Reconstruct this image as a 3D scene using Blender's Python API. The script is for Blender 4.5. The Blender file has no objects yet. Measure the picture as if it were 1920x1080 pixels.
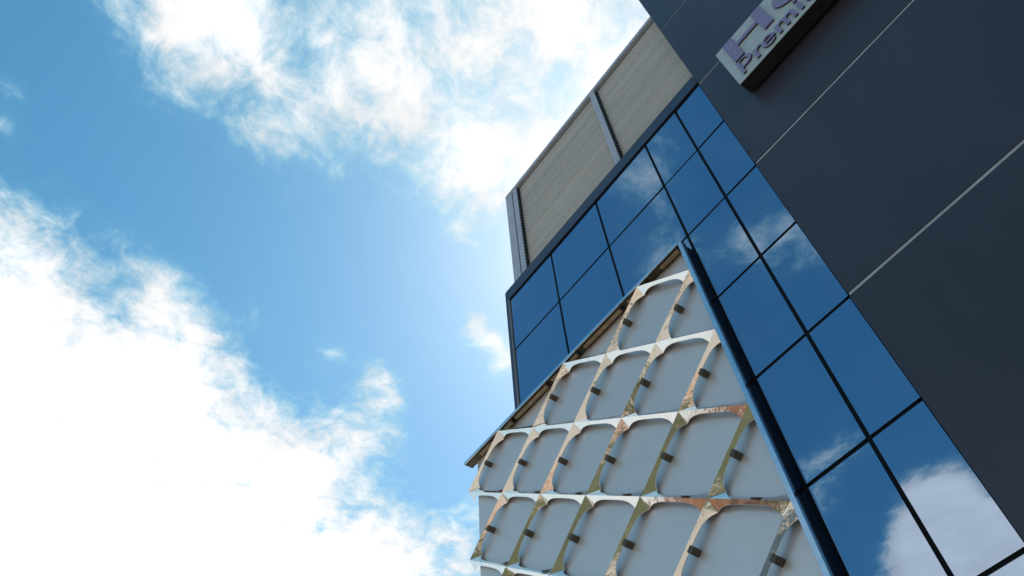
import bpy, bmesh, math, random
from mathutils import Vector, Matrix
random.seed(7)
SC = bpy.context.scene
COL = SC.collection
S = 6.5            # metres from the lens to the glass facade
EYE = 1.6          # height of the lens

# ------------------------------------------------------------------ camera
camd = bpy.data.cameras.new('camera')
camd.sensor_width = 36.0
camd.lens = 1463.343 / 1920.0 * 36.0
camd.clip_start = 0.05
camd.clip_end = 5000
cam = bpy.data.objects.new('camera', camd)
COL.objects.link(cam)
R = [0.589509, 0.805819, -0.055998, -0.682386, 0.459714, -0.568341, -0.432236, 0.373254, 0.820885]        # rows: right, down, forward
cam.matrix_world = Matrix(((R[0], -R[3], -R[6], 0), (R[1], -R[4], -R[7], 0), (R[2], -R[5], -R[8], EYE), (0, 0, 0, 1)))
SC.camera = cam

# ------------------------------------------------------------------ exposure
SC.view_settings.view_transform = 'Standard'
SC.view_settings.look = 'None'
SC.view_settings.gamma = 1.0
SC.view_settings.use_curve_mapping = False
SC.view_settings.exposure = 0.8
SC.cycles.max_bounces = 8
SC.cycles.glossy_bounces = 5
SC.cycles.diffuse_bounces = 4

# ------------------------------------------------------------------ sky
SUN_EL = math.radians(58)
SUN_DIR = Vector((-0.46 * math.cos(SUN_EL), 0.888 * math.cos(SUN_EL), math.sin(SUN_EL))).normalized()   # from the scene to the sun
CLOUD_FIELD = [(-0.531, -0.305, 0.145, -0.256), (-0.488, -0.244, 0.145, -0.403), (-0.445, -0.182, 0.146, 0.448), (-0.401, -0.12, 0.146, 0.064), (-0.356, -0.058, 0.146, 0.69), (-0.312, 0.005, 0.147, -0.287), (-0.267, 0.069, 0.147, 0.547), (-0.221, 0.133, 0.148, -0.455), (-0.175, 0.198, 0.149, 0.684), (-0.129, 0.263, 0.15, 0.087), (-0.082, 0.329, 0.151, 0.322), (-0.61, -0.281, 0.156, -0.078), (-0.566, -0.218, 0.156, -0.147), (-0.52, -0.153, 0.156, -0.066), (-0.475, -0.088, 0.156, 0.056), (-0.429, -0.023, 0.156, 0.323), (-0.382, 0.043, 0.157, -0.219), (-0.335, 0.11, 0.158, 0.316), (-0.288, 0.177, 0.159, 0.086), (-0.24, 0.245, 0.16, 0.102), (-0.143, 0.383, 0.162, 0.246), (-0.697, -0.256, 0.167, -0.527), (-0.651, -0.189, 0.167, 0.098), (-0.604, -0.122, 0.167, -0.304), (-0.556, -0.054, 0.168, 0.089), (-0.508, 0.015, 0.168, -0.098), (-0.46, 0.085, 0.169, 0.237), (-0.411, 0.155, 0.17, 0.136), (-0.362, 0.226, 0.171, 0.043), (-0.262, 0.37, 0.173, 0.621), (-0.792, -0.228, 0.18, 0.286), (-0.744, -0.158, 0.18, -0.177), (-0.695, -0.087, 0.18, -0.298), (-0.646, -0.015, 0.181, -0.128), (-0.596, 0.058, 0.181, -0.207), (-0.545, 0.131, 0.182, -0.04), (-0.516, 0.174, 0.183, -0.043), (-0.486, 0.217, 0.183, -0.059), (-0.443, 0.28, 0.184, 0.266), (-0.4, 0.343, 0.185, 0.441), (-0.898, -0.198, 0.195, 0.205), (-0.847, -0.123, 0.195, 0.156), (-0.796, -0.048, 0.195, 0.09), (-0.745, 0.028, 0.196, 0.065), (-0.693, 0.104, 0.197, -0.544), (-0.64, 0.182, 0.198, 0.284), (-0.587, 0.26, 0.199, -0.415), (-0.533, 0.34, 0.2, -0.205), (-0.479, 0.42, 0.202, -0.352), (-1.015, -0.164, 0.212, 0.489), (-0.962, -0.085, 0.212, 0.06), (-0.909, -0.005, 0.213, -0.044), (-0.855, 0.075, 0.213, 0.36), (-0.801, 0.157, 0.214, 0.059), (-0.746, 0.239, 0.215, -0.438), (-0.69, 0.322, 0.217, -0.09), (-0.634, 0.406, 0.218, -0.198), (-0.577, 0.492, 0.22, 0.292), (-1.146, -0.125, 0.232, 0.319), (-1.091, -0.042, 0.232, 0.233), (-1.036, 0.043, 0.233, 0.162), (-0.979, 0.128, 0.234, 0.464), (-0.951, 0.172, 0.234, 0.159), (-0.922, 0.215, 0.235, -0.643), (-0.865, 0.303, 0.236, 0.271), (-0.747, 0.481, 0.24, -0.048), (-0.697, 0.557, 0.242, -0.035), (-1.294, -0.083, 0.256, 0.386), (-1.236, 0.007, 0.256, 0.21), (-1.178, 0.097, 0.257, 0.181), (-1.119, 0.188, 0.258, 0.258), (-1.059, 0.281, 0.259, 0.251), (-0.999, 0.375, 0.261, 0.045), (-0.958, 0.438, 0.262, 0.35), (-0.917, 0.502, 0.264, 0.077), (-0.875, 0.566, 0.265, -0.673), (-1.461, -0.034, 0.284, 0.353), (-1.401, 0.062, 0.284, 0.156), (-1.34, 0.159, 0.285, 0.155), (-1.278, 0.257, 0.287, 0.295), (-1.215, 0.356, 0.288, 0.182), (-1.151, 0.457, 0.29, 0.142), (-1.087, 0.559, 0.293, 0.083), (-1.032, 0.646, 0.295, 0.137), (-1.005, 0.689, 0.296, -0.16), (-1.653, 0.022, 0.317, 0.532), (-1.589, 0.125, 0.318, 0.225), (-1.525, 0.229, 0.32, 0.194), (-1.46, 0.335, 0.321, 0.389), (-1.394, 0.443, 0.324, 0.261), (-1.327, 0.552, 0.326, 0.198), (-1.259, 0.662, 0.329, 0.475), (-1.189, 0.774, 0.333, 0.304), (-1.154, 0.831, 0.335, -0.108), (-0.435, -1.471, 0.214, 1.217), (-0.485, -1.559, 0.227, 0.705), (-0.474, -1.657, 0.235, -0.076), (-0.555, -1.527, 0.23, 0.325), (-0.598, -1.492, 0.23, 0.193), (-0.606, -1.651, 0.246, 0.313), (-0.54, -1.775, 0.253, 1.418), (-0.411, -1.66, 0.23, 0.747), (-0.343, -1.556, 0.215, -1.18), (-0.322, -1.451, 0.203, -0.257), (-0.327, -1.389, 0.198, -0.176), (-0.392, -1.342, 0.199, -0.131), (-0.505, -1.39, 0.213, 0.299), (-0.541, -1.334, 0.211, -1.106), (-0.467, -1.349, 0.206, -0.879), (-0.63, -1.409, 0.225, -0.303), (-0.69, -1.411, 0.231, -0.362), (-0.577, -1.413, 0.221, 0.16), (-0.701, -1.496, 0.24, -0.475), (-0.67, -1.547, 0.242, 0.401), (-0.335, -1.202, 0.182, -0.584), (-0.292, -0.999, 0.162, -0.434), (-0.482, -1.229, 0.196, 0.933), (-0.516, -1.176, 0.195, -0.394), (-0.609, -1.316, 0.215, 0.774), (-0.353, -0.907, 0.16, -0.24), (-0.451, -0.931, 0.169, -0.371), (-0.48, -1.076, 0.183, -0.432), (-0.303, -0.679, 0.139, 0.13), (-0.332, -0.781, 0.149, -0.478), (-0.212, -0.679, 0.133, -0.056), (-0.144, -0.512, 0.117, -0.504), (-0.209, -0.502, 0.12, 0.062), (-0.254, -0.586, 0.129, -0.694), (-0.294, -0.527, 0.128, 0.326), (-0.284, -0.466, 0.123, -0.214), (-0.378, -0.569, 0.137, -0.068), (-0.39, -0.484, 0.132, -0.458), (-0.477, -0.565, 0.144, -0.378), (-0.558, -0.52, 0.147, -0.3), (-0.638, -0.604, 0.16, -0.452), (-0.31, -0.585, 0.133, 0.158), (-0.611, 0.437, 0.051, 0.42), (-0.625, 0.468, 0.052, 0.42), (-0.634, 0.495, 0.044, 0.35), (-0.82, 0.415, 0.07, 0.42), (-0.793, 0.368, 0.068, 0.42), (-0.492, 0.321, 0.037, 0.25), (-0.798, 0.282, 0.065, 0.5), (-0.661, 0.537, 0.05, 0.5), (-0.633, -0.259, 0.046, 0.5), (-0.689, -0.252, 0.042, 0.5), (-0.312, -0.533, 0.131, 0.1), (-0.277, -0.7, 0.181, 0.16), (-0.207, -0.769, 0.161, 0.14), (-0.514, -1.205, 0.315, 0.12), (-0.137, -0.495, 0.1, 0.22), (-0.221, -0.513, 0.106, 0.18)]

world = bpy.data.worlds.new('World')
SC.world = world
world.use_nodes = True
nt = world.node_tree
nt.nodes.clear()
class NB:
    def __init__(s, t): s.t = t
    def n(s, kind, **kw):
        o = s.t.nodes.new(kind)
        for k, v in kw.items(): setattr(o, k, v)
        return o
    def ln(s, a, b): s.t.links.new(a, b)
    def put(s, sock, v):
        if hasattr(v, 'links') or isinstance(v, bpy.types.NodeSocket): s.ln(v, sock)
        else: sock.default_value = v
    def m(s, op, a, b=0.0, c=None, clamp=False):
        o = s.n('ShaderNodeMath', operation=op); o.use_clamp = clamp
        s.put(o.inputs[0], a); s.put(o.inputs[1], b)
        if c is not None: s.put(o.inputs[2], c)
        return o.outputs[0]
    def mr(s, v, a, b, c, d, smooth=True):
        o = s.n('ShaderNodeMapRange'); o.interpolation_type = 'SMOOTHSTEP' if smooth else 'LINEAR'
        s.put(o.inputs[0], v)
        for i, q in enumerate((a, b, c, d)): o.inputs[1 + i].default_value = q
        return o.outputs[0]
    def mix(s, f, a, b, mode='MIX'):
        o = s.n('ShaderNodeMix', data_type='RGBA', blend_type=mode)
        s.put(o.inputs['Factor'], f)
        for nm, v in (('A', a), ('B', b)):
            i = [q for q in o.inputs if q.name == nm and q.type == 'RGBA'][0]
            s.put(i, v)
        return [q for q in o.outputs if q.type == 'RGBA'][0]
    def noise(s, vec, scale, detail=4, rough=.55, dist=0.0):
        o = s.n('ShaderNodeTexNoise'); s.ln(vec, o.inputs['Vector'])
        o.inputs['Scale'].default_value = scale; o.inputs['Detail'].default_value = detail
        o.inputs['Roughness'].default_value = rough; o.inputs['Distortion'].default_value = dist
        return o.outputs['Fac']
b = NB(nt)
tc = b.n('ShaderNodeTexCoord')
sep = b.n('ShaderNodeSeparateXYZ'); b.ln(tc.outputs['Generated'], sep.inputs[0])
zz = b.m('MAXIMUM', sep.outputs[2], 0.06)
px = b.m('DIVIDE', sep.outputs[0], zz); py = b.m('DIVIDE', sep.outputs[1], zz)
cmb = b.n('ShaderNodeCombineXYZ'); b.ln(px, cmb.inputs[0]); b.ln(py, cmb.inputs[1])
layer = cmb.outputs[0]                       # a flat cloud layer overhead
acc = None
for (x, y, r, w) in CLOUD_FIELD:             # where the cloud deck is thick or broken
    d = b.n('ShaderNodeVectorMath', operation='DISTANCE')
    b.ln(layer, d.inputs[0]); d.inputs[1].default_value = (x, y, 0)
    v = b.mr(d.outputs['Value'], 0, r, w, 0)
    acc = v if acc is None else b.m('ADD', acc, v)
cover = b.m('ADD', b.m('ADD', acc, 0.32), b.mr(sep.outputs[2], .38, .05, 0, .55))   # clouds close up towards the horizon
n1 = b.noise(layer, 4.6, 10, .66, .25)
n2 = b.noise(layer, 17.0, 8, .66, .6)
nn = b.m('ADD', b.m('MULTIPLY', b.m('SUBTRACT', n1, .5), 2.0), b.m('MULTIPLY', b.m('SUBTRACT', n2, .5), 1.0))
dens = b.m('ADD', cover, nn)
alpha = b.mr(dens, .20, 1.02, 0, 1)
veil = b.m('MULTIPLY', b.mr(dens, -.1, .5, 0, 1), .06)
alpha = b.m('MAXIMUM', alpha, veil)
skyt = b.n('ShaderNodeTexSky', sky_type='NISHITA')
skyt.sun_disc = False
skyt.sun_elevation = SUN_EL
skyt.sun_rotation = math.atan2(SUN_DIR.x, SUN_DIR.y)
skyt.air_density = 1.0; skyt.dust_density = 0.6; skyt.ozone_density = 3.0
SKY_STRENGTH = 0.1
sc3 = b.n('ShaderNodeSeparateColor'); b.ln(skyt.outputs[0], sc3.inputs[0])       # clearer, deeper blue than the model's
cc3 = b.n('ShaderNodeCombineColor'); b.ln(b.m('MULTIPLY', b.m('POWER', sc3.outputs[0], 1.38), .48), cc3.inputs[0])
b.ln(b.m('MULTIPLY', sc3.outputs[1], 1.02), cc3.inputs[1]); b.ln(b.m('MULTIPLY', sc3.outputs[2], 1.0), cc3.inputs[2])
tint = cc3.outputs[0]
shade = b.mr(b.noise(layer, 6.5, 9, .62, .3), .3, .7, .90, 1.08)
thick = b.m('MULTIPLY', b.mr(cover, .6, 1.25, .98, 1.12), b.mr(dens, .3, 1.4, .92, 1.12))
cl = b.m('MULTIPLY', b.m('MULTIPLY', shade, thick), 5.6)
clc = b.n('ShaderNodeCombineColor')
b.ln(b.m('MULTIPLY', cl, b.mr(dens, .2, .95, .45, .985)), clc.inputs[0]); b.ln(b.m('MULTIPLY', cl, b.mr(dens, .2, 1.0, .93, .995)), clc.inputs[1]); b.ln(cl, clc.inputs[2])
skyc = b.mix(alpha, tint, clc.outputs[0])
bg = b.n('ShaderNodeBackground'); bg.inputs['Strength'].default_value = SKY_STRENGTH
b.ln(skyc, bg.inputs['Color'])
out = b.n('ShaderNodeOutputWorld'); b.ln(bg.outputs[0], out.inputs['Surface'])

sl = bpy.data.lights.new('sun', 'SUN'); sl.energy = 3.2; sl.angle = math.radians(.53); sl.color = (1, .95, .88)
sun = bpy.data.objects.new('sun', sl); COL.objects.link(sun)
sun.rotation_euler = SUN_DIR.to_track_quat('Z', 'Y').to_euler()
sun.location = (0, -10, 40)

# ------------------------------------------------------------------ helpers
def F(x, z, y=1.0):                       # facade units -> metres (x, z true, depth y)
    return Vector((x * S, y * S, z * S + EYE))
def link(name, me, mat=None, parent=None, loc=None):
    o = bpy.data.objects.new(name, me); COL.objects.link(o)
    if mat is not None and not me.materials: me.materials.append(mat)
    if parent is not None: o.parent = parent
    if loc is not None: o.location = loc
    return o
def tag(o, label=None, cat=None, group=None, kind=None):
    if label: o['label'] = label
    if cat: o['category'] = cat
    if group: o['group'] = group
    if kind: o['kind'] = kind
    return o
def empty(name, loc=(0, 0, 0)):
    o = bpy.data.objects.new(name, None); COL.objects.link(o); o.location = loc; return o
def mesh_of(bm, name, smooth=False):
    bmesh.ops.recalc_face_normals(bm, faces=bm.faces)
    me = bpy.data.meshes.new(name); bm.to_mesh(me); bm.free()
    if smooth:
        for p in me.polygons: p.use_smooth = True
    return me
def add_box(bm, x0, x1, y0, y1, z0, z1, bev=0.0):
    vs = [bm.verts.new((x, y, z)) for x in (x0, x1) for y in (y0, y1) for z in (z0, z1)]
    f = []
    for q in ((0, 1, 3, 2), (4, 6, 7, 5), (0, 4, 5, 1), (2, 3, 7, 6), (0, 2, 6, 4), (1, 5, 7, 3)):
        f.append(bm.faces.new([vs[i] for i in q]))
    if bev > 0:
        es = list({e for fc in f for e in fc.edges})
        bmesh.ops.bevel(bm, geom=es, offset=bev, segments=1, affect='EDGES')
def box(name, x0, x1, y0, y1, z0, z1, mat, parent=None, bev=0.0):
    bm = bmesh.new(); add_box(bm, x0, x1, y0, y1, z0, z1, bev)
    return link(name, mesh_of(bm, name), mat, parent)
def fbox(name, x0, x1, y0, y1, z0, z1, mat, parent=None, bev=0.0):   # x,z in facade units, y in metres
    return box(name, x0 * S, x1 * S, y0, y1, z0 * S + EYE, z1 * S + EYE, mat, parent, bev)
def prism(bm, pts, y0, y1):               # (x, z) outline extruded along y
    a = [bm.verts.new((x, y0, z)) for x, z in pts]; c = [bm.verts.new((x, y1, z)) for x, z in pts]
    bm.faces.new(a); bm.faces.new(c[::-1])
    for i in range(len(pts)):
        j = (i + 1) % len(pts); bm.faces.new((a[j], a[i], c[i], c[j]))

# ------------------------------------------------------------------ materials
def pmat(name, col, rough=.5, metal=0.0, spec=.5, var=0.0, vscale=3.0, bump=0.0, bscale=20.0, bdist=.01, rvar=0.0, stretch=(1, 1, 1), hue=None):
    m = bpy.data.materials.new(name); m.use_nodes = True
    t = m.node_tree; q = NB(t); p = t.nodes['Principled BSDF']
    p.inputs['Base Color'].default_value = (*col, 1); p.inputs['Roughness'].default_value = rough
    p.inputs['Metallic'].default_value = metal; p.inputs['Specular IOR Level'].default_value = spec
    c = q.n('ShaderNodeTexCoord'); mp = q.n('ShaderNodeMapping'); mp.inputs['Scale'].default_value = stretch
    geo = q.n('ShaderNodeNewGeometry')
    q.ln(geo.outputs['Position'], mp.inputs['Vector'])
    v = mp.outputs[0]
    if var:
        f = q.mr(q.noise(v, vscale, 6, .6), .3, .7, 0, 1)
        hi = hue or tuple(min(1, x * (1 + var)) for x in col)
        q.ln(q.mix(f, (*[x * (1 - var) for x in col], 1), (*hi, 1)), p.inputs['Base Color'])
    if rvar:
        q.ln(q.mr(q.noise(v, vscale * 2.3, 5, .6), .3, .7, max(0, rough - rvar), rough + rvar), p.inputs['Roughness'])
    if bump:
        bn = q.n('ShaderNodeBump'); bn.inputs['Strength'].default_value = bump; bn.inputs['Distance'].default_value = bdist
        q.ln(q.noise(v, bscale, 3, .5), bn.inputs['Height']); q.ln(bn.outputs[0], p.inputs['Normal'])
    return m
M = {}
M['cladding'] = pmat('navy_cladding', (.031, .0272, .0405), .42, spec=.5, var=.16, vscale=.9, stretch=(1, 1, .25), bump=.04, bscale=2.5, rvar=.03)
M['joint'] = pmat('grey_joint', (.36, .40, .42), .6, var=.16, vscale=4)
M['navy_trim'] = pmat('navy_trim', (.022, .026, .055), .35, var=.1, vscale=2)
M['frame_black'] = pmat('black_mullion', (.004, .004, .005), .6, spec=.12, var=.2, vscale=5)
M['alu'] = pmat('bare_aluminium', (.70, .74, .78), .22, metal=1, var=.05, vscale=6, rvar=.05)
M['alu_dark'] = pmat('weathered_trim', (.34, .30, .28), .45, metal=.6, var=.1)
M['slat'] = pmat('beige_louvre', (.405, .388, .358), .5, spec=.3, var=.10, vscale=1.0, stretch=(.22, 1, 3.2))
M['post'] = pmat('grey_blue_post', (.36, .39, .45), .4, var=.08, vscale=3)
M['return'] = pmat('black_blue_return', (.006, .009, .020), .4, spec=.25, var=.15)
M['grey_panel'] = pmat('grey_composite_panel', (.715, .645, .605), .38, metal=.58, spec=.5, var=.02, vscale=1.5)
M['chrome'] = pmat('polished_stainless', (.76, .755, .75), .085, metal=1, bump=.16, bscale=6.0, bdist=.02, rvar=.03, vscale=9)
M['bar_back'] = pmat('shade_dark_back', (.05, .05, .055), .6)  # shade put into the colour of the bar backs, mirrored by the grey panel
M['bracket'] = pmat('brown_grey_bracket', (.085, .068, .05), .5, metal=.3, var=.15, vscale=15)
M['soffit'] = pmat('soffit_board', (.065, .05, .038), .6, var=.25, vscale=7)
M['fitting'] = pmat('bronze_fitting', (.30, .23, .15), .38, metal=.55, var=.25, vscale=9)
M['rubber'] = pmat('black_rubber', (.01, .01, .01), .6)
M['screw'] = pmat('dark_screw', (.03, .03, .03), .5, metal=.5)
M['sign_face'] = pmat('sign_face', (.37, .43, .45), .5, var=.08, vscale=6)
M['sign_case'] = pmat('sign_case', (.010, .010, .010), .5, var=.1)
M['letter_face'] = pmat('lilac_letter_face', (.20, .18, .32), .45, var=.06, vscale=12)
M['letter_side'] = pmat('dark_red_letter_side', (.035, .016, .02), .5)

def glass_mat():
    m = bpy.data.materials.new('blue_mirror_glass'); m.use_nodes = True
    t = m.node_tree; t.nodes.clear(); q = NB(t)
    geo = q.n('ShaderNodeNewGeometry')
    bn = q.n('ShaderNodeBump'); bn.inputs['Strength'].default_value = .05; bn.inputs['Distance'].default_value = .02
    q.ln(q.noise(geo.outputs['Position'], .9, 2, .5), bn.inputs['Height'])
    gl = q.n('ShaderNodeBsdfGlossy'); gl.inputs['Roughness'].default_value = .004
    gl.inputs['Color'].default_value = (.30, .372, .475, 1); q.ln(bn.outputs[0], gl.inputs['Normal'])
    df = q.n('ShaderNodeBsdfDiffuse'); df.inputs['Color'].default_value = (.004, .012, .03, 1)
    dust = q.mr(q.noise(geo.outputs['Position'], 1.2, 5, .6), .35, .8, 0, .04)
    ds = q.n('ShaderNodeBsdfDiffuse'); ds.inputs['Color'].default_value = (.25, .25, .25, 1)
    ad = q.n('ShaderNodeAddShader'); q.ln(gl.outputs[0], ad.inputs[0]); q.ln(df.outputs[0], ad.inputs[1])
    mx = q.n('ShaderNodeMixShader'); q.ln(dust, mx.inputs[0]); q.ln(ad.outputs[0], mx.inputs[1]); q.ln(ds.outputs[0], mx.inputs[2])
    o = q.n('ShaderNodeOutputMaterial'); q.ln(mx.outputs[0], o.inputs[0])
    return m
M['glass'] = glass_mat()

# ------------------------------------------------------------------ ground
GZ = 0.0
def slab(name, x0, x1, y0, y1, z, mat, kind='structure'):
    bm = bmesh.new()
    bm.faces.new([bm.verts.new(p) for p in ((x0, y0, z), (x1, y0, z), (x1, y1, z), (x0, y1, z))])
    return tag(link(name, mesh_of(bm, name), mat), kind=kind)
M['paving'] = pmat('pale_paving', (.40, .34, .27), .85, var=.18, vscale=.6)
M['asphalt'] = pmat('asphalt', (.055, .055, .058), .9, var=.2, vscale=2)
M['grass'] = pmat('lawn', (.055, .080, .024), .9, var=.5, vscale=.9, hue=(.13, .12, .05))
slab('ground', -1500, 1500, -1500, 1500, GZ, M['paving'])

# ------------------------------------------------------------------ the building
YG = S                                     # glass face
Z0 = -EYE / S                              # ground in facade units
bld = empty('office_building', (0, YG + 4, 0))
tag(bld, 'dark office building with blue mirror glass beside a navy panelled wall', 'building')
bld_off = Vector(bld.location)
def adopt(o, p):                           # parent keeping the place
    o.parent = p
    o.matrix_parent_inverse = p.matrix_world.inverted()
    return o
bpy.context.view_layer.update()
WX = -0.254                                # where glass meets cladding
cw = adopt(fbox('curtain_wall', -1.186, WX, YG + .10, YG + 9, Z0, 2.2, M['frame_black']), bld)
XS = [-1.172, -.949, -.719, -.485, -.354, WX - .0015]
ZS = [2.143 - .2635 * i for i in range(10)]
bpy.context.view_layer.update()
hm = .0080; hv = .0078                      # half widths of the dark joints, facade units / 2
for i in range(5):
    for j in range(9):
        x0 = XS[i] + (hv / 2 if i else 0); x1 = XS[i + 1] - (hv / 2 if i < 4 else 0)
        z1 = ZS[j] - (hm / 2 if j else 0); z0 = ZS[j + 1] + hm / 2
        o = fbox('glass_pane', x0 , x1, -.009, .009, z0, z1, M['glass'])
        # every sheet sits a hair differently in its gasket
        c = Vector(((x0 + x1) / 2 * S, 0, (z0 + z1) / 2 * S + EYE))
        for v in o.data.vertices: v.co -= c
        o.location = (c.x, YG + .012, c.z)
        o.rotation_euler = (random.gauss(0, .003), 0, random.gauss(0, .003))
        bpy.context.view_layer.update() if False else None
        o.parent = cw; o.matrix_parent_inverse = cw.matrix_world.inverted()
for x in XS[1:5]:
    o = fbox('mullion', x - hv / 2 - .0006, x + hv / 2 + .0006, YG + .016, YG + .098, ZS[9], ZS[0], M['frame_black']); adopt(o, cw)
for z in ZS[1:9]:
    for i in range(5):
        o = fbox('transom', XS[i] + .007, XS[i + 1] - .007, YG + .020, YG + .098, z - hm / 2 - .0006, z + hm / 2 + .0006, M['frame_black']); adopt(o, cw)
adopt(fbox('top_gasket', -1.172, WX - .0015, YG - .012, YG + .05, 2.143, 2.149, M['frame_black']), cw)
adopt(fbox('fascia', -1.186, WX - .0015, YG - .03, YG + .9, 2.1495, 2.205, M['navy_trim']), bld)
ct = adopt(fbox('corner_trim', -1.191, -1.1785, YG - .035, YG + .12, Z0, 2.2, M['navy_trim']), bld)
adopt(fbox('edge_strip', -1.1783, -1.1745, YG - .03, YG + .1, Z0, 2.149, M['alu_dark']), bld)
adopt(fbox('plinth', -1.172, WX - .0015, YG - .02, YG + .1, Z0, ZS[9], M['navy_trim']), bld)
adopt(fbox('flat_roof', -1.18, WX, YG + .95, YG + 9, 2.2005, 2.206, M['joint']), bld)

# navy cladding: grey backing seen in the open joints, panels proud of it
cl = adopt(fbox('cladding_wall', WX + .0015, 3.2, YG + .012, YG + 9, Z0, 3.185, M['joint']), bld)
bpy.context.view_layer.update()
jz = [3.185, 2.662, 2.143, 1.622, 1.094, .563, .04, Z0]
jx = [WX, 3.2]
for k in range(7):
    o = fbox('wall_panel', WX, 3.2, YG - .001, YG + .011, jz[k + 1] + (.004 if k < 6 else 0), jz[k] - .004, M['cladding'], bev=.002)
    adopt(o, cl)
adopt(fbox('parapet_cap', WX - .002, 3.2, YG - .03, YG + .35, 3.1855, 3.2, M['navy_trim']), bld)

# ------------------------------------------------------------------ louvre screen on the roof
YL = S * 1.05
lv = empty('louvre_screen', F(-.73, 2.206, 1.05)); bpy.context.view_layer.update()
tag(lv, 'beige ribbed louvre screen standing on the roof above the blue glass', 'louvre screen')
LT = 2.952
def part(o): return adopt(o, lv)
part(fbox('top_rail', -1.19, WX, YL - .06, YL + .14, LT - .022, LT, M['post']))
part(fbox('outer_post', -1.19, -1.150, YL - .055, YL + .14, 2.206, LT - .0225, M['post']))
part(fbox('inner_post', -1.144, -1.118, YL - .05, YL + .12, 2.206, LT - .0225, M['post']))
part(fbox('middle_post', -.630, -.606, YL - .055, YL + .12, 2.206, LT - .0225, M['post']))
part(fbox('back_sheet', -1.15, WX, YL + .121, YL + .13, 2.206, LT - .023, M['frame_black']))
pitch = .0215 * S
def slat_mesh(x0, x1, name):
    prof = [(0.0, 0.0), (-.024, .018), (-.029, .109), (-.022, .119), (.012, .128), (.012, .118), (-.006, .108), (-.008, .026), (.010, .010)]   # (y, z)
    bm = bmesh.new()
    a = [bm.verts.new((x0 * S, y, z)) for y, z in prof]; c = [bm.verts.new((x1 * S, y, z)) for y, z in prof]
    bm.faces.new(a); bm.faces.new(c[::-1])
    for i in range(len(prof)):
        j = (i + 1) % len(prof); bm.faces.new((a[j], a[i], c[i], c[j]))
    return mesh_of(bm, name)
bm = bmesh.new()
for xx in (-1.1165, -.6045):
    for k in range(int((LT - .03 - 2.206) * S / pitch)):
        z = 2.206 * S + EYE + .05 + k * pitch
        add_box(bm, xx * S, xx * S + .055, YL - .045, YL + .02, z, z + .062)
tag(part(link('dark_tooth_row', mesh_of(bm, 'dark_tooth_row'), M['rubber'])), kind='stuff')  # small dark blocks beside the posts, spaced at the slat pitch
sm = [slat_mesh(-1.112, -.6305, 'slat_left'), slat_mesh(-.600, WX, 'slat_right')]
nsl = int((LT - .024 - 2.206) * S / pitch)
for me in sm:
    for k in range(nsl):
        o = link('slat', me, M['slat'], None, (0, YL + .055 + random.uniform(-.003, .003), 2.206 * S + EYE + .012 + k * pitch))
        o.rotation_euler = (random.gauss(0, .012), 0, 0)
        o.parent = lv; o.matrix_parent_inverse = lv.matrix_world.inverted()

# ------------------------------------------------------------------ the lattice screen
K = .9710                                  # depth of the screen's face, in lens distances
YF = K * S
YP = .9940 * S                             # grey panels
ls = empty('lattice_screen', F(-.97 * K, .2, (K + 1) / 2)); bpy.context.view_layer.update()
tag(ls, 'polished diamond lattice over grey panels in a boxed frame on the glass', 'facade screen')
def lp(o): return adopt(o, ls)
XR = -.518 * K; XLs = -1.4345 * K; ZT = 1.6215 * K; ZB = .25 * K
DX = .15275 * K; DZ = .1142 * K
# back panels: one sheet per bay of cells, joints hidden behind the lattice
lp(fbox('back_panel', -1.3865 * .9940, XR - .0, YP, YP + .010, ZB, ZT - .002, M['grey_panel']))
# frame on the right: bright edge plus glossy black return in lengths
lp(fbox('frame_edge', XR, XR + .0098, YF - .012, YF + .05, ZB, ZT, M['alu'], bev=.002))
seams = [ZT + .009, 1.31, 1.063, .815, .55, ZB]
for k in range(5):
    lp(fbox('return_panel', XR + .0012, XR + .0092, YF + .0505, YF + .115, seams[k + 1] + .0010, seams[k] - .0010, M['return'], bev=.002))
lp(fbox('gap_shade_strip', XR - .006, XR + .0050, YF + .1155, YG - .004, ZB, ZT + .008, M['frame_black']))  # black strip standing in for the shaded gap between return and glass
# hood along the top
hood = lp(fbox('hood', -1.452 * K, XR - .0004, YF + .013, YG - .012, ZT + .0002, ZT + .0085, M['soffit']))
bpy.context.view_layer.update()
adopt(fbox('hood_edge', -1.4535 * K, XR - .0002, YF - .012, YF + .0128, ZT - .0003, ZT + .0088, M['alu'], bev=.002), hood)
adopt(fbox('hood_lip', -1.4515 * K, XR - .0005, YF + .0135, YF + .022, ZT - .0035, ZT, M['rubber']), hood)
for (a, c2) in ((-.576, -.512), (-.700, -.63), (-.872, -.725), (-1.010, -.900), (-1.175, -1.03), (-1.262, -1.19), (-1.345, -1.285)):
    y0 = YF + .034; y1 = YF + .104
    bm = bmesh.new()
    add_box(bm, a * S, c2 * S, y0, y1, ZT * S + EYE - .052, ZT * S + EYE - .003, .006)
    fo = adopt(link('light_fitting', mesh_of(bm, 'light_fitting'), M['fitting']), hood)
    adopt(fbox('end_cap', c2 + .0002, c2 + .0062, y0 - .003, y1 + .003, ZT - .0092, ZT - .0004, M['rubber']), hood)
    adopt(fbox('rail', a, c2, y1 + .006, y1 + .016, ZT - .004, ZT - .0004, M['soffit']), hood)
lp(fbox('bottom_cap', XLs, XR + .009, YF + .02, YG - .012, ZB - .012, ZB - .0005, M['alu']))

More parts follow.
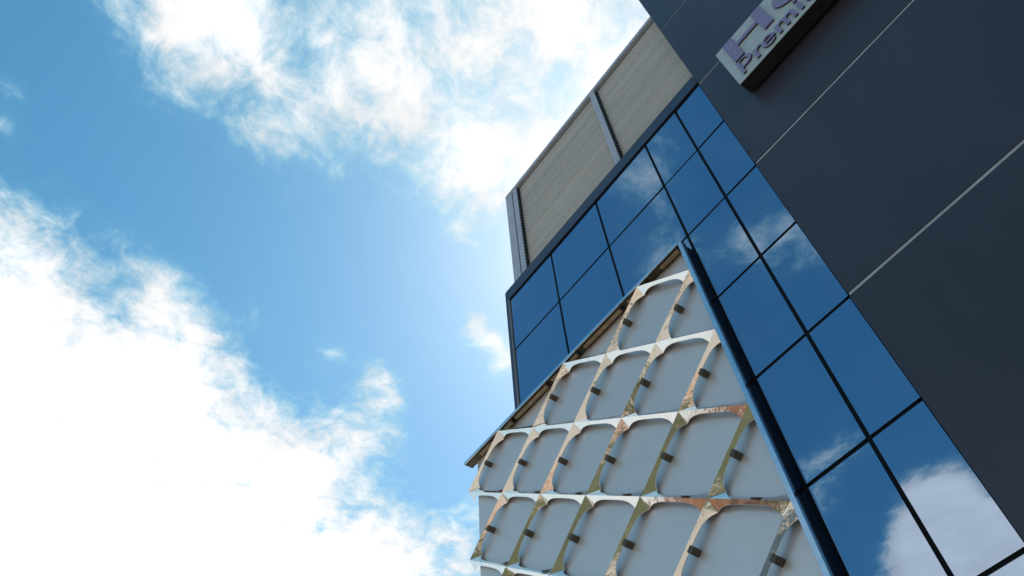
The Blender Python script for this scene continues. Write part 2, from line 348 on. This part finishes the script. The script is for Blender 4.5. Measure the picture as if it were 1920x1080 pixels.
# one bar of the lattice = a folded ridge between two nodes with curved cut edges
KS = .86                                   # steepness of the folded faces
def bar_mesh(sgn, name, drop=None):
    ex = Vector((DX * S * sgn, -DZ * S)); L = ex.length
    e1 = Vector((DX * S, -DZ * S)); e2 = Vector((-DX * S, -DZ * S))
    h = abs(e1.x * e2.y - e1.y * e2.x) / L
    a = .464; n = 4.0; N = 22
    bm = bmesh.new()
    A = Vector((0, 0)); B = ex; bk_faces = set()
    other = e2 if sgn > 0 else e1
    for side in (1, -1):                    # cell below, cell above the ridge
        o = other * side
        ctr = ex * .5 + o * .5
        pts = []
        for k in range(N + 1):
            u = -1 + 2 * k / N              # along the bar
            th = math.atan(u)               # sector between the diagonals
            cu, cv = math.sin(th), math.cos(th)
            r = a / ((abs(cu) ** n + abs(cv) ** n) ** (1 / n))
            pts.append((r * cu, r * cv))
        front, rim = [], []
        for (cu, cv) in pts:
            p = ctr + ex * cu - o * cv
            dep = KS * (.5 - cv) * h
            rim.append(bm.verts.new((p.x, dep, p.y)))
        va = bm.verts.new((A.x, 0, A.y)); vb = bm.verts.new((B.x, 0, B.y))
        mids = []
        for k in range(1, N):
            t = .5 + .5 * (-1 + 2 * k / N)
            mids.append(bm.verts.new((ex.x * t, 0, ex.y * t)))
        ridge = [va] + mids + [vb]
        for k in range(N):
            bm.faces.new((ridge[k], ridge[k + 1], rim[k + 1], rim[k]))
        # turned-in edge gives the sheet its thickness
        back = [bm.verts.new((v.co.x, v.co.y + .010, v.co.z)) for v in rim]
        bk = [bm.verts.new((v.co.x, v.co.y + .010, v.co.z)) for v in ridge]
        for k in range(N):
            bm.faces.new((rim[k], rim[k + 1], back[k + 1], back[k]))
            bk_faces.add(len(bm.faces)); bm.faces.new((bk[k + 1], bk[k], back[k], back[k + 1]))
    bmesh.ops.remove_doubles(bm, verts=bm.verts, dist=1e-5)
    me = mesh_of(bm, name)
    me.materials.append(M['chrome']); me.materials.append(M['bar_back'])
    for p in me.polygons: p.material_index = 1 if p.index in bk_faces else 0
    return me
MB = {1: bar_mesh(1, 'bar_falling_right'), -1: bar_mesh(-1, 'bar_falling_left')}
bmx = bmesh.new(); add_box(bmx, -.045, .045, 0, YP - YF - .0205, -.05, .05, .004)
BR = mesh_of(bmx, 'bracket')
def node(i, j): return (XR - .0006 - DX * i, ZT - .0005 - DZ * j)
for j in range(12):
    for i in range(7):
        if (i + j) % 2 == 0: continue
        for sgn in (1, -1):
            i2 = i - sgn
            if not 0 <= i2 <= 6: continue
            x, z = node(i, j)
            o = link('lattice_bar', MB[sgn], None, None, (x * S, YF + random.uniform(-.001, .001), z * S + EYE))
            o.rotation_euler = (random.gauss(0, .004), 0, random.gauss(0, .004))
            o.parent = ls; o.matrix_parent_inverse = ls.matrix_world.inverted()
            x2, z2 = node(i2, j + 1)
            if sgn > 0: continue            # brackets only carry the bars falling to the left
            mx_, mz_ = (x + x2) / 2 * S, (z + z2) / 2 * S + EYE
            br = link('bracket', BR, M['bracket'], None, (mx_ + (.030 if sgn < 0 else -.03), YF + .020, mz_ - .040))
            br.rotation_euler = (0, -math.atan2(DZ, DX) * -sgn, 0)
            br.parent = ls; br.matrix_parent_inverse = ls.matrix_world.inverted()

# ------------------------------------------------------------------ sign
sg = empty('sign', F(.2, 1.857, .976)); bpy.context.view_layer.update()
tag(sg, 'pale boxed sign with raised lilac letters on the navy wall', 'sign')
YSF = .952 * S
SX0, SX1, SZ0, SZ1 = -.160, .62, 1.857, 2.080
adopt(fbox('sign_case', SX0, SX1, YSF + .012, YG - .05, SZ0, SZ1, M['sign_case'], bev=.004), sg)
fc = adopt(fbox('sign_face', SX0 - .0005, SX1 + .0005, YSF, YSF + .0118, SZ0 - .0005, SZ1 + .0005, M['sign_face'], bev=.003), sg)
for xx in (-.05, .25, .52):
    adopt(fbox('standoff', xx - .012, xx + .012, YG - .0495, YG - .0065, 1.95, 1.99, M['sign_case']), sg)
bpy.context.view_layer.update()
LY0, LY1 = YSF - .032, YSF - .001
def letter(name, polys):
    """polys: outlines (and holes) in facade units"""
    cu = bpy.data.curves.new(name, 'CURVE'); cu.dimensions = '2D'; cu.fill_mode = 'BOTH'; cu.extrude = (LY1 - LY0) / 2
    for pl in polys:
        sp = cu.splines.new('POLY'); sp.points.add(len(pl) - 1); sp.use_cyclic_u = True
        for p, (x, z) in zip(sp.points, pl): p.co = (x * S, z * S, 0, 1)
    tmp = bpy.data.objects.new(name, cu); COL.objects.link(tmp)
    dg = bpy.context.evaluated_depsgraph_get()
    me = bpy.data.meshes.new_from_object(tmp.evaluated_get(dg))
    bpy.data.objects.remove(tmp)
    me.transform(Matrix.Rotation(math.pi / 2, 4, 'X'))
    me.transform(Matrix.Translation((0, (LY0 + LY1) / 2, EYE)))
    me.materials.clear(); me.materials.append(M['letter_face']); me.materials.append(M['letter_side'])
    for p in me.polygons: p.material_index = 0 if p.normal.y < -.5 else 1
    o = bpy.data.objects.new(name, me); COL.objects.link(o)
    adopt(o, sg); return o
def rect(x0, x1, z0, z1): return [(x0, z0), (x1, z0), (x1, z1), (x0, z1)]
def ell(cx, cz, rx, rz, n=32, a0=0, a1=360):
    full = a1 - a0 >= 360
    return [(cx + rx * math.cos(math.radians(a0 + (a1 - a0) * k / (n if full else n - 1))), cz + rz * math.sin(math.radians(a0 + (a1 - a0) * k / (n if full else n - 1)))) for k in range(n)]
letter('letter', [[(-.133, 1.950), (-.102, 1.950), (-.102, 2.008), (-.030, 2.008), (-.030, 1.950), (.001, 1.950), (.001, 2.072), (-.030, 2.072), (-.030, 2.026), (-.102, 2.026), (-.102, 2.072), (-.133, 2.072)]])
letter('letter', [ell(.083, 1.999, .062, .052), ell(.083, 1.999, .028, .041)[::-1]])
# second line
B0, XH, CH = 1.872, 1.917, 1.940; w = .009; hz = .0062
letter('letter', [[(-.136, B0), (-.136 + w, B0), (-.136 + w, B0 + .024)] + ell(-.113, B0 + .046, .021, .022, 14, -90, 90) + [(-.136, B0 + .068)],
                  [(-.126, B0 + .024 + hz)] + ell(-.115, B0 + .046, .012, .022 - hz, 10, -90, 90) + [(-.126, B0 + .068 - hz)]])
letter('letter', [[(-.088, B0), (-.078, B0), (-.078, B0 + .026)] + [(-.076, B0 + .033), (-.070, B0 + .0375), (-.062, B0 + .038), (-.062, XH + .002), (-.070, XH + .002), (-.078, XH - .004), (-.078, XH), (-.088, XH)]])
ec = (-.041, (B0 + XH) / 2)
eo = ell(ec[0], ec[1], .021, .0245, 28, 0, 325)
ei = ell(ec[0], ec[1], .0115, .0165, 24, 325, 190)
letter('letter', [ [(ec[0] + .021, ec[1] - .003)] + eo[1:] + ei + [(ec[0] - .0112, ec[1] - .003)] ,
                   [(ec[0] - .0115, ec[1] + .0045)] + ell(ec[0], ec[1] + .002, .0115, .0145, 12, 170, 10) + [(ec[0] + .0115, ec[1] + .0045)]])
def arch(x0, x1):
    return [(x1, B0), (x1, XH - .012)] + [(x1 - .002, XH - .005), (x1 - .007, XH), (x1 - .014, XH + .001), (x0 + .008, XH - .001), (x0, XH - .008), (x0, XH - .016),
            (x0 + .004, XH - .010), (x0 + .010, XH - .0075), (x1 - .0135, XH - .0085), (x1 - w, XH - .014), (x1 - w, B0)]
letter('letter', [[(-.014, B0), (-.004, B0), (-.004, XH - .014), (.002, XH - .009), (.007, XH - .009), (.011, XH - .014), (.011, B0), (.021, B0), (.021, XH - .014), (.026, XH - .009), (.031, XH - .009), (.035, XH - .014), (.035, B0),
                   (.045, B0), (.045, XH - .010), (.040, XH), (.030, XH + .001), (.020, XH - .005), (.014, XH), (.004, XH + .001), (-.004, XH - .004), (-.004, XH), (-.014, XH)]])
letter('letter', [rect(.056, .066, B0, XH), rect(.056, .066, XH + .010, XH + .019)])
letter('letter', [[(.078, XH), (.088, XH), (.088, B0 + .014), (.092, B0 + .008), (.104, B0 + .008), (.110, B0 + .014), (.110, XH), (.120, XH), (.120, B0), (.110, B0), (.110, B0 + .004), (.102, B0 - .001), (.088, B0 - .001), (.080, B0 + .006), (.078, B0 + .014)]])
letter('letter', [[(x + .146, z) for (x, z) in [(-.014, B0), (-.004, B0), (-.004, XH - .014), (.002, XH - .009), (.007, XH - .009), (.011, XH - .014), (.011, B0), (.021, B0), (.021, XH - .014), (.026, XH - .009), (.031, XH - .009), (.035, XH - .014), (.035, B0),
                   (.045, B0), (.045, XH - .010), (.040, XH), (.030, XH + .001), (.020, XH - .005), (.014, XH), (.004, XH + .001), (-.004, XH - .004), (-.004, XH), (-.014, XH)]]])

# ------------------------------------------------------------------ what the mirrors see across the street
slab('lawn', -60, 60, -19, -8.5, .012, M['grass'])
slab('road', -400, 400, -46.5, -41, .008, M['asphalt'])
M['brick'] = pmat('terracotta_paving', (.50, .27, .16), .85, var=.25, vscale=1.2)
slab('brick_path', -60, 60, -22, -19.6, .010, M['brick'])
M['render'] = pmat('cream_render', (.62, .52, .39), .8, var=.06, vscale=.4)
M['orange'] = pmat('orange_render', (.85, .34, .17), .8, var=.08, vscale=.4)
M['dkglass'] = pmat('window_glass', (.02, .025, .03), .08)
M['tile'] = pmat('clay_tile', (.30, .12, .07), .8, var=.2, vscale=2)
M['bark'] = pmat('bark', (.10, .075, .05), .9, var=.25, vscale=6)
M['leaf'] = pmat('leaves', (.075, .125, .025), .6, var=.35, vscale=.8)
def house(x0, x1, y0, y1, h, mat, label, front, nw, ns):
    r = empty('house', ((x0 + x1) / 2, (y0 + y1) / 2, 0)); bpy.context.view_layer.update()
    tag(r, label, 'building')
    adopt(box('wall', x0, x1, y0, y1, 0, h, mat), r)
    adopt(box('roof', x0 - .4, x1 + .4, y0 - .4, y1 + .4, h + .002, h + .45, M['tile'], bev=.05), r)
    bpy.context.view_layer.update()
    for i in range(nw):
        for k in range(ns):
            z = 1.0 + k * (h - .6) / ns
            if front == 'y':
                xc = x0 + (i + .5) * (x1 - x0) / nw
                w_ = adopt(box('window', xc - .75, xc + .75, y1 + .002, y1 + .08, z, z + 1.6, M['post']), r)
                bpy.context.view_layer.update(); adopt(box('pane', xc - .66, xc + .66, y1 + .0805, y1 + .09, z + .08, z + 1.52, M['dkglass']), w_)
            else:
                yc = y0 + (i + .5) * (y1 - y0) / nw
                w_ = adopt(box('window', x1 + .002, x1 + .08, yc - .75, yc + .75, z, z + 1.6, M['post']), r)
                bpy.context.view_layer.update(); adopt(box('pane', x1 + .0805, x1 + .09, yc - .66, yc + .66, z + .08, z + 1.52, M['dkglass']), w_)
    return r
house(-8, 34, -60, -48, 9.5, M['render'], 'long cream rendered block across the street, facing the glass front', 'y', 5, 2)
house(-62, -50, -19, -7, 6.2, M['orange'], 'low orange rendered house down the street to the left', 'x', 2, 1)
def leaf_mesh(name, seed, rx, rz, n):
    rnd = random.Random(seed); bm = bmesh.new()
    clumps = [Vector((rnd.gauss(0, .5) * rx, rnd.gauss(0, .5) * rx, rnd.uniform(-.8, .9) * rz)) for _ in range(14)]
    for _ in range(n):
        c = rnd.choice(clumps) + Vector((rnd.gauss(0, .3), rnd.gauss(0, .3), rnd.gauss(0, .25))) * rx * .75
        u = Vector((rnd.gauss(0, 1), rnd.gauss(0, 1), rnd.gauss(0, 1))).normalized(); v = u.orthogonal().normalized(); sz = rnd.uniform(.10, .22)
        vs = [bm.verts.new(c + u * sz), bm.verts.new(c + v * sz * .5), bm.verts.new(c - u * sz), bm.verts.new(c - v * sz * .5)]
        bm.faces.new(vs)
    return mesh_of(bm, name)
def tree(x, y, h, seed, label):
    r = empty('tree', (x, y, 0)); bpy.context.view_layer.update(); tag(r, label, 'tree', 'trees on the lawn opposite')
    bm = bmesh.new(); rnd = random.Random(seed)
    def limb(p, q, r0, r1):
        d = (q - p); a_ = d.orthogonal().normalized(); c_ = d.normalized().cross(a_)
        ra = [bm.verts.new(p + (a_ * math.cos(t) + c_ * math.sin(t)) * r0) for t in [k * math.tau / 7 for k in range(7)]]
        rb = [bm.verts.new(q + (a_ * math.cos(t) + c_ * math.sin(t)) * r1) for t in [k * math.tau / 7 for k in range(7)]]
        for k in range(7): bm.faces.new((ra[k], ra[(k + 1) % 7], rb[(k + 1) % 7], rb[k]))
    top = Vector((0, 0, h * .5)); limb(Vector((0, 0, -.1)), top, .16, .10)
    for k in range(5):
        a_ = k * 1.26 + rnd.random(); limb(top * .9, Vector((math.cos(a_) * h * .2, math.sin(a_) * h * .2, h * .78)), .07, .02)
    link('trunk', mesh_of(bm, 'trunk'), M['bark'], r)
    link('crown', leaf_mesh('crown', seed, h * .26, h * .30, 2600), M['leaf'], r, (0, 0, h * .70))
for k, (x, y, h, lb) in enumerate([(-9, -18, 4.6, 'bushy green tree at the left end of the lawn'), (3.5, -17, 4.0, 'short round green tree in the middle of the lawn'), (11.5, -18.2, 5.2, 'tallest green tree, right end of the lawn'), (-24, -14, 5.0, 'lone green tree far left along the lawn')]):
    tree(x, y, h, 31 + k, lb)
